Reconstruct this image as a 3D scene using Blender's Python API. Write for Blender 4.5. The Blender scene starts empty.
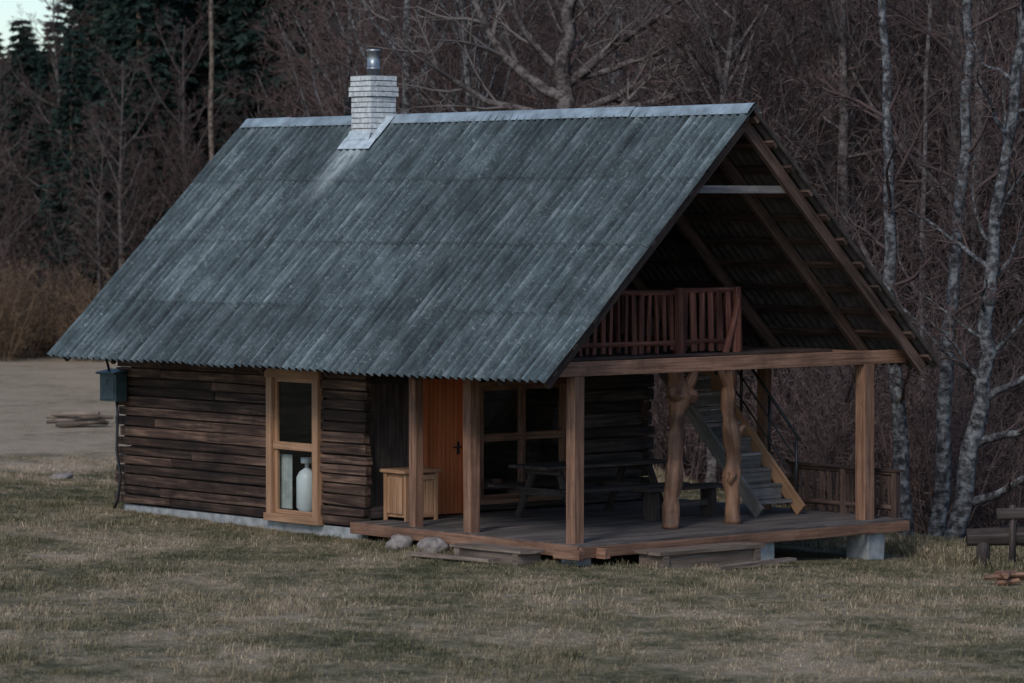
import bpy, math, random
from mathutils import Vector, Matrix, noise
random.seed(7)
R=random.random
def U(a,b): return a+(b-a)*random.random()
sc=bpy.context.scene
LINK=sc.collection.objects.link
# ------------------------------------------------------------------ helpers
class MB:
    def __init__(s): s.V=[];s.F=[];s.UV=[];s.T=[];s.M=[]
    def face(s,idx,uv,t,m): s.F.append(idx);s.UV+=uv;s.T.append(t);s.M.append(m)
    def box(s,c,sz,ax=None,mat=0,tint=None,wob=0.0):
        if tint is None: tint=R()
        c=Vector(c); ax=ax or (Vector((1,0,0)),Vector((0,1,0)),Vector((0,0,1)))
        h=[v/2 for v in sz]; b=len(s.V); L=[]
        for i in (-1,1):
            for j in (-1,1):
                for k in (-1,1):
                    l=(i*h[0],j*h[1],k*h[2]); L.append(l)
                    p=c+ax[0]*l[0]+ax[1]*l[1]+ax[2]*l[2]
                    if wob: p+=Vector((U(-wob,wob),U(-wob,wob),U(-wob,wob)))
                    s.V.append(p)
        long=max(range(3),key=lambda i:sz[i]); ou,ov=U(0,50),U(0,50)
        for q,n in (((0,1,3,2),0),((4,6,7,5),0),((0,4,5,1),1),((2,3,7,6),1),((0,2,6,4),2),((1,5,7,3),2)):
            a=[i for i in range(3) if i!=n]
            if a[1]==long: a=a[::-1]
            s.face([b+i for i in q],[(L[i][a[0]]+ou,L[i][a[1]]+ov+n*.37) for i in q],tint,mat)
    def beam(s,a,b,w,h,mat=0,up=(0,0,1),tint=None,wob=0.0):
        a=Vector(a);b=Vector(b);ex=(b-a);l=ex.length;ex=ex/l
        up=Vector(up); ey=up.cross(ex)
        if ey.length<1e-4: ey=Vector((0,1,0)).cross(ex)
        ey.normalize(); ez=ex.cross(ey)
        s.box((a+b)/2,(l,w,h),(ex,ey,ez),mat,tint,wob)
    def tube(s,pts,rads,n=8,mat=0,tint=None,cap=True,rough=0.0):
        if tint is None: tint=R()
        pts=[Vector(p) for p in pts]; rings=[]; ou=U(0,50);ov=U(0,50);acc=0
        ref=Vector((0,0,1))
        for i,p in enumerate(pts):
            d=(pts[min(i+1,len(pts)-1)]-pts[max(i-1,0)])
            if d.length<1e-9: d=Vector((0,0,1))
            d.normalize()
            if i==0:
                ref=Vector((1,0,0)) if abs(d.x)<.8 else Vector((0,1,0))
            e1=(ref-d*ref.dot(d)); e1.normalize(); ref=e1; e2=d.cross(e1)
            if i: acc+=(p-pts[i-1]).length
            ring=[]
            for k in range(n):
                a=2*math.pi*k/n; q=(e1*math.cos(a)+e2*math.sin(a))
                r=rads[i]
                if rough: r*=1+rough*noise.noise(p*4+q*1.3+Vector((ou,0,0)))
                ring.append(len(s.V)); s.V.append(p+q*r)
            rings.append((ring,acc))
        for i in range(len(rings)-1):
            (r0,a0),(r1,a1)=rings[i],rings[i+1]
            for k in range(n):
                k2=(k+1)%n; w=2*math.pi*max(rads)/n
                s.face([r0[k],r0[k2],r1[k2],r1[k]],[(a0+ou,k*w+ov),(a0+ou,(k+1)*w+ov),(a1+ou,(k+1)*w+ov),(a1+ou,k*w+ov)],tint,mat)
        if cap:
            for ring,rev in ((rings[0][0],1),(rings[-1][0],0)):
                q=ring[::-1] if rev else ring
                s.face(list(q),[(.05*math.cos(i),.05*math.sin(i)) for i in range(n)],tint,mat)
    def tri(s,a,b,c,t=.5,mat=0):
        k=len(s.V); s.V+=[a,b,c]; s.face([k,k+1,k+2],[(0,0),(0,1),(1,0)],t,mat)
    def quad(s,ps,uv=None,t=.5,mat=0):
        k=len(s.V); s.V+=[Vector(p) for p in ps]; s.face([k,k+1,k+2,k+3],uv or [(0,0),(1,0),(1,1),(0,1)],t,mat)
    def mesh(s,name,mats,smooth=False):
        me=bpy.data.meshes.new(name); me.from_pydata([tuple(v) for v in s.V],[],s.F)
        uv=me.uv_layers.new(name="UVMap"); uv.data.foreach_set("uv",[c for p in s.UV for c in p])
        at=me.attributes.new("tint",'FLOAT','FACE'); at.data.foreach_set("value",s.T)
        for m in mats: me.materials.append(m)
        me.polygons.foreach_set("material_index",s.M)
        if smooth: me.polygons.foreach_set("use_smooth",[True]*len(s.F))
        me.update(); return me
    def obj(s,name,mats,parent=None,smooth=False,bevel=0):
        o=bpy.data.objects.new(name,s.mesh(name,mats,smooth)); LINK(o)
        if parent: o.parent=parent
        if bevel:
            m=o.modifiers.new("Bevel",'BEVEL'); m.width=bevel; m.segments=2; m.limit_method='ANGLE'
        return o
def empty(name,loc=(0,0,0)):
    e=bpy.data.objects.new(name,None); e.location=loc; LINK(e); return e

class NT:
    def __init__(s,name,rough=.8,spec=.3):
        s.m=bpy.data.materials.new(name); s.m.use_nodes=True; s.t=s.m.node_tree; s.n=s.t.nodes; s.l=s.t.links
        s.b=s.n["Principled BSDF"]; s.b.inputs["Roughness"].default_value=rough; s.b.inputs["Specular IOR Level"].default_value=spec
    def add(s,ty,**k):
        n=s.n.new(ty)
        for a,v in k.items(): setattr(n,a,v)
        return n
    def lk(s,a,b): s.l.new(a,b)
    def noise(s,vec,scale,detail=4,rough=.55,mapscale=None,dist=0):
        if mapscale:
            mp=s.add("ShaderNodeMapping"); s.lk(vec,mp.inputs[0]); mp.inputs["Scale"].default_value=mapscale; vec=mp.outputs[0]
        n=s.add("ShaderNodeTexNoise"); s.lk(vec,n.inputs["Vector"]); n.inputs["Scale"].default_value=scale
        n.inputs["Detail"].default_value=detail; n.inputs["Roughness"].default_value=rough; n.inputs["Distortion"].default_value=dist
        return n.outputs["Fac"]
    def ramp(s,fac,stops,interp='LINEAR'):
        n=s.add("ShaderNodeValToRGB"); s.lk(fac,n.inputs[0]); cr=n.color_ramp; cr.interpolation=interp
        while len(cr.elements)<len(stops): cr.elements.new(.5)
        for e,(p,c) in zip(cr.elements,stops):
            e.position=p; e.color=(c[0],c[1],c[2],1) if hasattr(c,'__len__') else (c,c,c,1)
        return n.outputs[0]
    def mix(s,fac,a,b,mode='MIX'):
        n=s.add("ShaderNodeMix",data_type='RGBA',blend_type=mode)
        for v,i in ((fac,0),(a,6),(b,7)):
            if isinstance(v,bpy.types.NodeSocket): s.lk(v,n.inputs[i])
            elif i==0: n.inputs[0].default_value=v
            else: n.inputs[i].default_value=(v[0],v[1],v[2],1)
        return n.outputs[2]
    def math(s,op,a,b=0,c=None):
        n=s.add("ShaderNodeMath",operation=op)
        for v,i in ((a,0),(b,1),(c,2)):
            if v is None: continue
            if isinstance(v,bpy.types.NodeSocket): s.lk(v,n.inputs[i])
            else: n.inputs[i].default_value=v
        return n.outputs[0]
    def rng(s,v,a,b,smooth=False):
        r=s.add("ShaderNodeMapRange"); 
        if smooth: r.interpolation_type='SMOOTHSTEP'
        s.lk(v,r.inputs[0]); r.inputs[1].default_value=a; r.inputs[2].default_value=b; return r.outputs[0]
    def gray(s,k):
        comb=s.add("ShaderNodeCombineColor"); [s.lk(k,comb.inputs[i]) for i in range(3)]; return comb.outputs[0]
    def bump(s,h,strength=.4,dist=.01):
        n=s.add("ShaderNodeBump"); s.lk(h,n.inputs["Height"]); n.inputs["Strength"].default_value=strength; n.inputs["Distance"].default_value=dist
        s.lk(n.outputs[0],s.b.inputs["Normal"])
    def col(s,c): 
        if isinstance(c,bpy.types.NodeSocket): s.lk(c,s.b.inputs["Base Color"])
        else: s.b.inputs["Base Color"].default_value=(c[0],c[1],c[2],1)
    def uv(s): return s.add("ShaderNodeUVMap").outputs[0]
    def attr(s,n="tint"): return s.add("ShaderNodeAttribute",attribute_name=n).outputs["Fac"]
    def pos(s): return s.add("ShaderNodeNewGeometry").outputs["Position"]

def wood(name,c0,c1,c2,grain=28,rough=.8,var=.5,spec=.25,bump=.5,blot=.55):
    m=NT(name,rough,spec); uv=m.uv()
    g=m.noise(uv,1,5,.65,(1.1,grain,1),.4); big=m.noise(uv,1,3,.5,(.9,4,1))
    col=m.ramp(g,[(.30,c0),(.5,c1),(.72,c2)])
    col=m.mix(m.ramp(big,[(.38,0),(.68,1)]),col,m.mix(.6,col,c0),'MIX')
    t=m.attr(); k=m.math('MULTIPLY_ADD',t,var*2,1-var)
    col=m.mix(1.0,col,m.gray(k),'MULTIPLY')
    st=m.noise(m.pos(),1.7,5,.65); col=m.mix(m.ramp(st,[(.48,0),(.68,blot)]),col,(c0[0]*.6,c0[1]*.62,c0[2]*.66))
    m.col(col); m.bump(g,bump,.006); return m.m
def plain(name,c,rough=.6,spec=.4,metal=0,ns=8,var=.25):
    m=NT(name,rough,spec); n=m.noise(m.pos(),ns,4)
    m.col(m.ramp(n,[(.3,[v*(1-var) for v in c]),(.7,[min(1,v*(1+var)) for v in c])])); m.b.inputs["Metallic"].default_value=metal
    m.bump(n,.15,.01); return m.m

M_wall=wood("weathered_wall_planks",(.014,.010,.009),(.085,.049,.035),(.24,.152,.108),18,.85,.6,blot=.7)
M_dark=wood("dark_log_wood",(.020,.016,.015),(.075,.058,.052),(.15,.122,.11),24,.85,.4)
M_post=wood("brown_timber",(.085,.044,.030),(.235,.126,.080),(.36,.22,.15),30,.7,.22)
M_honey=wood("varnished_pine",(.20,.105,.055),(.37,.21,.12),(.49,.30,.18),36,.5,.14,.4,.25,.3)
M_deck=wood("deck_boards",(.045,.038,.035),(.125,.105,.095),(.22,.19,.172),26,.8,.3)
M_red=wood("red_brown_rail_wood",(.045,.017,.012),(.165,.060,.040),(.26,.118,.082),26,.75,.35)
M_under=wood("roof_timber",(.022,.015,.013),(.092,.058,.046),(.165,.110,.09),26,.85,.35)
M_door=wood("orange_door_boards",(.42,.105,.035),(.56,.16,.055),(.64,.23,.09),20,.5,.08,.4,.2,.15)
M_grey=wood("grey_old_wood",(.07,.064,.06),(.2,.185,.17),(.33,.305,.285),24,.85,.25)
M_step=wood("step_boards",(.075,.054,.043),(.21,.16,.125),(.34,.27,.22),24,.85,.3)
M_knot=wood("peeled_log",(.065,.030,.018),(.25,.13,.076),(.38,.225,.142),12,.6,.2,.4,.8,.8)
M_conc=plain("concrete",(.27,.28,.28),.9,.2,0,6,.35)
M_stone=plain("field_stone",(.22,.19,.175),.9,.2,0,14,.4)
M_black=plain("black_metal",(.02,.021,.024),.45,.5,.3)
M_pipe=plain("galvanised_pipe",(.33,.36,.38),.4,.5,.75)
M_ebox=plain("meter_box_paint",(.035,.06,.068),.5,.5)
M_white=plain("white_enamel",(.62,.64,.63),.4,.5,0,3,.06)
M_brick=plain("white_brick",(.53,.55,.55),.85,.2,0,14,.28)
M_mortar=plain("mortar",(.15,.148,.145),.95,.1)
def glassmat():
    m=NT("window_glass"); n=m.n; out=n["Material Output"]
    tr=m.add("ShaderNodeBsdfTransparent"); tr.inputs[0].default_value=(.88,.92,.92,1)
    gl=m.add("ShaderNodeBsdfGlossy"); gl.inputs["Roughness"].default_value=.03
    lw=m.add("ShaderNodeLayerWeight"); lw.inputs[0].default_value=.5
    k=m.math('MULTIPLY_ADD',m.math('POWER',lw.outputs["Facing"],4),.7,.07)
    mx=m.add("ShaderNodeMixShader"); m.lk(k,mx.inputs[0]); m.lk(tr.outputs[0],mx.inputs[1]); m.lk(gl.outputs[0],mx.inputs[2]); m.lk(mx.outputs[0],out.inputs[0])
    return m.m
M_glass=glassmat()

# ------------------------------------------------------------------ terrain
FX,FY=-.7537,.6573; RX,RY=.6573,.7537; CX,CY=33.75,-33.68   # camera forward and right axes on the ground, measured from the camera position
def vw(D,l): return (CX+FX*D+RX*l, CY+FY*D+RY*l)
def vd(x,y): return ((x-CX)*FX+(y-CY)*FY,(x-CX)*RX+(y-CY)*RY)
def cl(v,a=0,b=1): return max(a,min(b,v))
def sm(t): t=cl(t); return t*t*(3-2*t)
def gz(x,y,detail=True):
    z=-.27-.05*(cl(y,-2.7,4)+2.7)
    if x<-5: z+=.05*sm((-x-5)/5)
    s=y+.4*x-4.6-.25*max(0,-x-12)
    z-=3.4*sm(s/10); z+=min(28,.3*max(0,s-16))
    D,l=vd(x,y)
    k=sm((l+.118*D)/7+.0)
    z+=k*min(40,.32*max(0,D-128))
    near=math.hypot(x+5.5,y)
    if detail:
        a=cl((near-7)/6)
        z+=a*.10*noise.noise(Vector((x*.12,y*.12,3)))+.03*a*noise.noise(Vector((x*.6,y*.6,7)))
    if D<34: z+=(34-D)*.01
    return z
def ground():
    N=230
    def axis(lo,hi,c,n):
        out=[]
        for i in range(n+1):
            t=2*i/n-1; v=(abs(t)**2.6)
            out.append(c+(hi-c)*v if t>0 else c-(c-lo)*v)
        return out
    ds=axis(-300,900,48,N); ls=axis(-700,700,-1,N)
    V=[];F=[]
    for d in ds:
        for l in ls:
            x,y=vw(d,l); V.append((x,y,gz(x,y)))
    W=N+1
    for i in range(N):
        for j in range(N): F.append((i*W+j,(i+1)*W+j,(i+1)*W+j+1,i*W+j+1))
    me=bpy.data.meshes.new("meadow_ground"); me.from_pydata(V,[],F); me.polygons.foreach_set("use_smooth",[True]*len(F))
    o=bpy.data.objects.new("meadow_ground",me); LINK(o); return o
def grasscolor(m):
    p=m.pos()
    n1=m.noise(p,.45,6,.65); n2=m.noise(p,2.6,4,.65); n3=m.noise(p,13,3,.65)
    a=m.math('ADD',m.math('MULTIPLY',n1,.46),m.math('ADD',m.math('MULTIPLY',n2,.30),m.math('MULTIPLY',n3,.24)))
    sp=m.add("ShaderNodeSeparateXYZ"); m.lk(p,sp.inputs[0])
    D=m.math('ADD',m.math('MULTIPLY',m.math('SUBTRACT',sp.outputs[0],CX),FX),m.math('MULTIPLY',m.math('SUBTRACT',sp.outputs[1],CY),FY))
    D2=m.math('ADD',D,m.math('MULTIPLY_ADD',n1,16,-8))
    far=m.rng(D2,60,72,True); near=m.rng(D2,48,41,True); mid=m.rng(D2,48,56,True)
    a2=m.math('ADD',a,m.math('MULTIPLY',far,.14)); a2=m.math('ADD',a2,m.math('MULTIPLY',near,.012)); a2=m.math('SUBTRACT',a2,m.math('MULTIPLY',mid,.02))
    c=m.ramp(a2,[(.39,(.042,.043,.022)),(.455,(.100,.092,.052)),(.52,(.195,.158,.100)),(.60,(.32,.25,.175)),(.70,(.38,.30,.22))])
    return c,n2,n3,D2,sp
def groundmat():
    m=NT("meadow_grass",.95,.1); c,n2,n3,D,sp=grasscolor(m)
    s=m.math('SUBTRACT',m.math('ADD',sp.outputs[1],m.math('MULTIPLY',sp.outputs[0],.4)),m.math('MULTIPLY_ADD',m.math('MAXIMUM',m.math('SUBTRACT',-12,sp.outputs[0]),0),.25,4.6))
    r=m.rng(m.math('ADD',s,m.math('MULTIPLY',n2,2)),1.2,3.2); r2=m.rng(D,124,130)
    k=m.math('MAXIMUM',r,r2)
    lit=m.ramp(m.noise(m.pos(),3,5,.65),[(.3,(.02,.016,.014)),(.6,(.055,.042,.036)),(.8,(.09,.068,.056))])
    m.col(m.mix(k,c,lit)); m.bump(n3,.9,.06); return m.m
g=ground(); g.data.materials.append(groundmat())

# ------------------------------------------------------------------ instancer
def instancer(name,me,places,parent):
    V=[];F=[]
    for (x,y,z,a,s) in places:
        b=len(V)
        for k in range(4):
            t=a+math.pi/4+k*math.pi/2; r=s*.70711
            V.append((x+r*math.cos(t),y+r*math.sin(t),z))
        F.append((b,b+1,b+2,b+3))
    pm=bpy.data.meshes.new(name); pm.from_pydata(V,[],F)
    po=bpy.data.objects.new(name,pm); LINK(po); po.parent=parent
    po.instance_type='FACES'; po.use_instance_faces_scale=True; po.show_instancer_for_render=False; po.show_instancer_for_viewport=False
    c=bpy.data.objects.new(name+"_unit",me); LINK(c); c.parent=po
    return po

# ------------------------------------------------------------------ trees
def barkmat(name,c0,c1,c2,sc=6):
    m=NT(name,.9,.15); p=m.pos(); uvn=m.noise(m.uv(),1,5,.65,(14,5,1)); n=m.noise(p,sc,4,.6)
    c=m.ramp(m.math('ADD',m.math('MULTIPLY',uvn,.5),m.math('MULTIPLY',n,.5)),[(.42,c0),(.5,c1),(.59,c2)])
    m.col(c); m.bump(uvn,.6,.02); return m.m
M_birch=barkmat("birch_bark",(.026,.025,.026),(.082,.082,.084),(.19,.198,.202),7)
M_aldr=barkmat("grey_bark",(.038,.031,.030),(.095,.079,.074),(.165,.146,.14))
def twig(name,a,b):
    m=NT(name,.9,.1); oi=m.add("ShaderNodeObjectInfo"); k=m.math('ADD',m.math('MULTIPLY',oi.outputs["Random"],.6),m.math('MULTIPLY',m.attr(),.4))
    m.col(m.ramp(k,[(0,a),(1,b)])); return m.m
M_tw=twig("bare_twigs",(.056,.038,.036),(.135,.096,.088))
M_tw2=twig("tan_twigs",(.10,.068,.045),(.19,.13,.085))
M_twg=twig("grey_twigs",(.08,.065,.06),(.18,.155,.145))
M_need=twig("conifer_needles",(.013,.027,.026),(.038,.062,.05))
M_pine=barkmat("pine_bark",(.05,.036,.03),(.13,.10,.08),(.21,.175,.145))

def perp(d):
    a=Vector((0,0,1)) if abs(d.z)<.9 else Vector((1,0,0)); e=d.cross(a); e.normalize(); return e,d.cross(e)
def grow(mb,p,d,L,r,lev,par):
    last=lev>=par['max']
    if last:
        e1,e2=perp(d); a=U(0,6.28); s=(e1*math.cos(a)+e2*math.sin(a))*r
        bend=p+d*L*.55+Vector((U(-1,1),U(-1,1),U(-.2,1)))*L*.09
        tip=p+d*L+Vector((U(-1,1),U(-1,1),U(0,1.2)))*L*.15
        t=R(); k=len(mb.V); mb.V+=[p-s,p+s,bend+s*.7,bend-s*.7,tip]
        mb.face([k,k+1,k+2,k+3],[(0,0)]*4,t,1); mb.face([k+3,k+2,k+4],[(0,0)]*3,t,1)
        return
    n=par['seg'][lev]; pts=[p]; rs=[r]; q=p; dd=d.copy(); wob=par['wob'][lev]; endr=par['end'][lev]
    for i in range(n):
        dd=dd+Vector((U(-wob,wob),U(-wob,wob),U(-wob,wob)))+Vector((0,0,par['up'][lev])); dd.normalize()
        q=q+dd*(L/n); pts.append(q); rs.append(r*(1-(1-endr)*(i+1)/n))
    mb.tube(pts,rs,par['sides'][lev],0 if lev<par.get('bark',2) else 1,cap=False)
    K=par['kids'][lev]; t0=par['t0'][lev]; az=U(0,6.28)
    for j in range(K):
        t=t0+(1-t0)*((j+R())/K); f=t*n; i=min(int(f),n-1); w=f-i
        pp=pts[i].lerp(pts[i+1],w); rr=rs[i]*(1-w)+rs[i+1]*w
        bd=(pts[i+1]-pts[i]).normalized(); e1,e2=perp(bd); az+=2.4+U(-.5,.5)
        ang=U(*par['ang'][lev]); cd=bd*math.cos(ang)+(e1*math.cos(az)+e2*math.sin(az))*math.sin(ang)
        cL=L*par['len'][lev]*(1.15-par['tap'][lev]*t)*U(.7,1.2)
        cr=min(rr*.75,r*par['rad'][lev]*U(.7,1.1)) if lev+1<par['max'] else par['tw']*U(.6,1.2)
        grow(mb,pp,cd.normalized(),cL,cr,lev+1,par)
def baretree(seed,H=14,r=.16,kids=(24,7,6,4),tw=.013,t0=.22,wob=.07,mats=None,ang0=(.6,1.1),len0=.34):
    random.seed(seed); mb=MB()
    par=dict(max=4,seg=(12,6,3,2),kids=kids,wob=(wob,.16,.2,.2),up=(.02,.07,.05,.03),end=(.18,.25,.3,.5),sides=(7,4,3,3),
      t0=(t0,.2,.15,.1),ang=(ang0,(.5,1.0),(.5,1.0),(.5,1.0)),len=(len0,.42,.42,.5),tap=(.8,.5,.5,.4),rad=(.36,.45,.45,.4),tw=tw)
    grow(mb,Vector((0,0,-.3)),Vector((U(-.05,.05),U(-.05,.05),1)).normalized(),H,r,0,par)
    return mb.mesh("bare_tree",mats or [M_aldr,M_tw],False)
def shrub(seed,H=3,n=12,mats=None):
    random.seed(seed); mb=MB()
    par=dict(max=3,seg=(5,3,2),kids=(8,6,4),wob=(.12,.2,.2),up=(.03,.03,.02),end=(.3,.3,.4),sides=(3,3,3),
      t0=(.15,.1,.1),ang=((.4,.9),(.4,.9),(.4,.9)),len=(.42,.45,.5),tap=(.6,.5,.4),rad=(.4,.4,.4),tw=.010)
    for i in range(n):
        a=U(0,6.28); grow(mb,Vector((math.cos(a)*U(0,.5),math.sin(a)*U(0,.5),-.2)),Vector((math.cos(a)*.5,math.sin(a)*.5,U(.7,1.3))).normalized(),H*U(.6,1.1),.025,0,par)
    return mb.mesh("shrub",mats or [M_tw,M_tw],False)
def conifer(seed,H=17,bare=.15,width=2.6,pine=False):
    random.seed(seed); mb=MB()
    pts=[];q=Vector((0,0,-.3))
    for i in range(9): pts.append(q.copy()); q+=Vector((U(-.08,.08),U(-.08,.08),H/8))
    mb.tube(pts,[.2*(1-.1*i) for i in range(9)],7,0,cap=False)
    z=H*bare; az=0
    while z<H*.99:
        t=(z-H*bare)/(H*(1-bare))
        Lr=width*((1-t)**.8 if not pine else math.sin(math.pi*cl(.12+t*.86))**.6)
        for j in range(6 if not pine else 4):
            az+=U(.8,1.5); L=Lr*U(.55,1.1)+.2; el=U(-.35,.05) if not pine else U(-.1,.6)
            d=Vector((math.cos(az)*math.cos(el),math.sin(az)*math.cos(el),math.sin(el)))
            o=Vector((pts[0].x,pts[0].y,z)); mb.tube([o,o+d*L],[.03,.008],3,0,cap=False)
            side=Vector((-d.y,d.x,0)); ns=int(5+L*5)
            for k in range(ns):
                s=(k+1)/ns
                if pine and s<.45: continue
                c=o+d*L*s
                for sgn in (-1,1,0):
                    dr=(side*sgn*U(.4,1)+d*U(.3,.8)+Vector((0,0,U(-.5,.25)))).normalized()
                    l=U(.25,.55)*(1.1-.4*s); w=perp(dr)[U(0,1)>.5]*l*U(.12,.3)
                    mb.tri(c-w,c+w,c+dr*l,R(),1)
        z+=U(.25,.42) if not pine else U(.3,.55)
    return mb.mesh("conifer",[M_pine,M_need],False)

forest=empty("distant_forest")
bares=[baretree(11,15,.15,wob=.05),baretree(12,13,.13,wob=.08),baretree(13,16,.17,wob=.06),baretree(14,11,.1,wob=.1,ang0=(.4,.8))]
birchy=baretree(15,16,.13,wob=.04,mats=[M_birch,M_tw],ang0=(.4,.8))
cons=[conifer(21,18,.1,2.5),conifer(22,15,.12,2.1),conifer(23,18,.45,2.3,True)]
shr=[shrub(31,3.2,10),shrub(32,2.4,12,[M_tw2,M_tw2]),shrub(33,4.2,9)]
random.seed(99)
pb=[[] for _ in bares]; pbi=[]; pc=[[],[],[]]; ps=[[],[],[]]
def plc(D,l,s): 
    x,y=vw(D,l); return (x,y,gz(x,y),U(0,6.28),s)
def latof(u,D): return (u-512)/3600*D
for i in range(185):
    u=U(-150,1180)
    dmin=118 if u<330 else (88 if u<700 else 64)
    D=dmin+abs(random.gauss(0,22)); D=min(D,185)
    s=U(.75,1.15)
    if u<330: s*=U(.5,.8)
    if u<75: s=U(.45,.68); D=max(D,119)
    l=latof(u,D); pb[int(R()*4)].append(plc(D,l,s))
for i in range(24):
    u=U(75,1150); D=(U(120,150) if u<330 else U(75,120)); pbi.append(plc(D,latof(u,D),U(.8,1.1)))
for i in range(200):
    if i<95: u=U(74,350); D=U(121,160)
    elif i<135: u=U(330,620); D=U(125,165)
    else: u=U(78,1180); D=U(150,210)
    k=int(R()*3); s=U(.8,1.25)
    if u<110: s*=.8
    pc[k].append(plc(D,latof(u,D),s))
for i in range(44):
    D=U(128,170); u=U(-150,78); s=(4.9+(208-U(14,60))/3600*D)/15; pc[1].append(plc(D,latof(u,D),s))
for i in range(190):
    u=U(-150,1180); 
    D=(117+abs(random.gauss(0,8))) if u<330 else (U(85,140) if u<640 else 56+abs(random.gauss(0,16)))
    if u>640 and D<58: D=58
    if 630<u<800 and D<66: D=U(66,80)
    k=int(R()*3) if u<120 else 2*int(R()*2); ps[k].append(plc(D,latof(u,D),U(.6,1.25)))
for i in range(14):
    ps[1].append(plc(U(114,120),latof(U(-60,130),117),U(.8,1.4)))
for m,p in zip(bares,pb): instancer("bare_trees",m,p,forest)
instancer("forest_birches",birchy,pbi,forest)
for m,p in zip(cons,pc): instancer("conifers",m,p,forest)
for m,p in zip(shr,ps): instancer("undergrowth",m,p,forest)

def pathtree(name,pts,r,kids,seed,mats,Lb=2.2,tw=.006,t0=.3,big=None,bark=2):
    random.seed(seed); mb=MB(); P=[Vector(p) for p in pts]
    Q=[]
    for i in range(len(P)-1):
        for k in range(4):
            t=k/4; p0=P[max(i-1,0)];p1=P[i];p2=P[i+1];p3=P[min(i+2,len(P)-1)]
            Q.append(.5*((2*p1)+(p2-p0)*t+(2*p0-5*p1+4*p2-p3)*t*t+(3*p1-p0-3*p2+p3)*t**3))
    Q.append(P[-1]); n=len(Q)-1
    for i in range(1,n): Q[i]=Q[i]+Vector((U(-1,1),U(-1,1),0))*r*.35
    rs=[r*(1-.75*i/n)+(.25*r if i==0 else 0) for i in range(n+1)]
    mb.tube(Q,rs,10,0,cap=False,rough=.3)
    par=dict(max=4,seg=(12,8,4,2),kids=(0,8,6,4),wob=(.1,.26,.26,.22),up=(0,.05,.04,.03),end=(.2,.25,.3,.5),sides=(7,6,4,3),
      t0=(.2,.2,.15,.1),ang=((.6,1.1),(.5,1.0),(.5,1.0),(.5,1.0)),len=(.3,.42,.42,.45),tap=(.5,.5,.5,.4),rad=(.36,.45,.45,.4),tw=tw,bark=bark)
    az=U(0,6.28)
    for j in range(kids):
        t=t0+(1-t0)*(j+R())/kids; f=t*n;i=min(int(f),n-1); bd=(Q[i+1]-Q[i]).normalized(); e1,e2=perp(bd); az+=2.4
        ang=U(.7,1.3); cd=bd*math.cos(ang)+(e1*math.cos(az)+e2*math.sin(az))*math.sin(ang)
        grow(mb,Q[i].lerp(Q[i+1],f-i),cd.normalized(),Lb*U(.6,1.2),min(rs[i]*.45,.035),1,par)
    if big:
        for (t,d,L,rr) in big:
            f=t*n;i=min(int(f),n-1); grow(mb,Q[i],Vector(d).normalized(),L,rr,1,par)
    return mb.obj(name,mats,None,True)
def at(D,u,z): x,y=vw(D,latof(u,D)); return (x,y,z)
pathtree("birch_tree",[at(54,908,-1.6),at(54,903,.2),at(54,891,2.5),at(54,888,5),at(54.5,880,8),at(55,876,12)],.14,16,41,[M_birch,M_tw],2.0,bark=1)
pathtree("birch_tree",[at(56,935,-1.8),at(56,944,.5),at(56,953,3),at(56,966,6),at(56,970,9),at(56,975,13)],.14,18,42,[M_birch,M_tw],2.2,bark=1)
pathtree("birch_tree",[at(53,946,-1.4),at(53,968,.4),at(53,984,1.8),at(53,990,3.4),at(53,1006,5.2),at(53,1024,7.5),at(53,1045,11)],.155,16,43,[M_birch,M_tw],1.8,
   big=[(.14,(.8,.9,.25),2.0,.075),(.22,(.9,.7,.65),2.0,.07),(.32,(.6,.8,1.0),2.2,.06),(.36,(-.6,-.5,.7),1.8,.05),(.5,(-.7,-.5,.5),1.6,.045)])
pathtree("alder_tree",[at(66,838,-3),at(66,840,2),at(66,843,6),at(66,840,10),at(66,842,14)],.14,20,44,[M_aldr,M_tw],2.4)
pathtree("alder_tree",[at(60,915,-3),at(60,925,0),at(60,922,4),at(60,930,9),at(60,925,13)],.07,18,45,[M_aldr,M_tw],1.8)
pathtree("oak_tree",[at(68,552,-.5),at(68,557,4),at(68,560,6.0),at(68,566,7.2),at(68,574,9.0),at(68,566,12)],.25,10,46,[M_aldr,M_twg],3.4,.009,.5,
   big=[(.42,(.9,.85,.55),4.2,.12),(.46,(-.8,-.7,.5),4.0,.12),(.52,(.6,.7,.8),3.8,.11),(.40,(.7,.8,.25),4.0,.09),(.56,(-.6,-.8,.8),3.4,.09),(.44,(-.7,-.9,.25),4.0,.09),(.5,(.5,.9,.45),3.6,.08)])
pathtree("pine_tree",[at(117,214,-.5),at(117,213,6),at(117,211,12),at(117,212,17)],.12,10,47,[M_pine,M_need],2.0,.02,.75)

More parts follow.
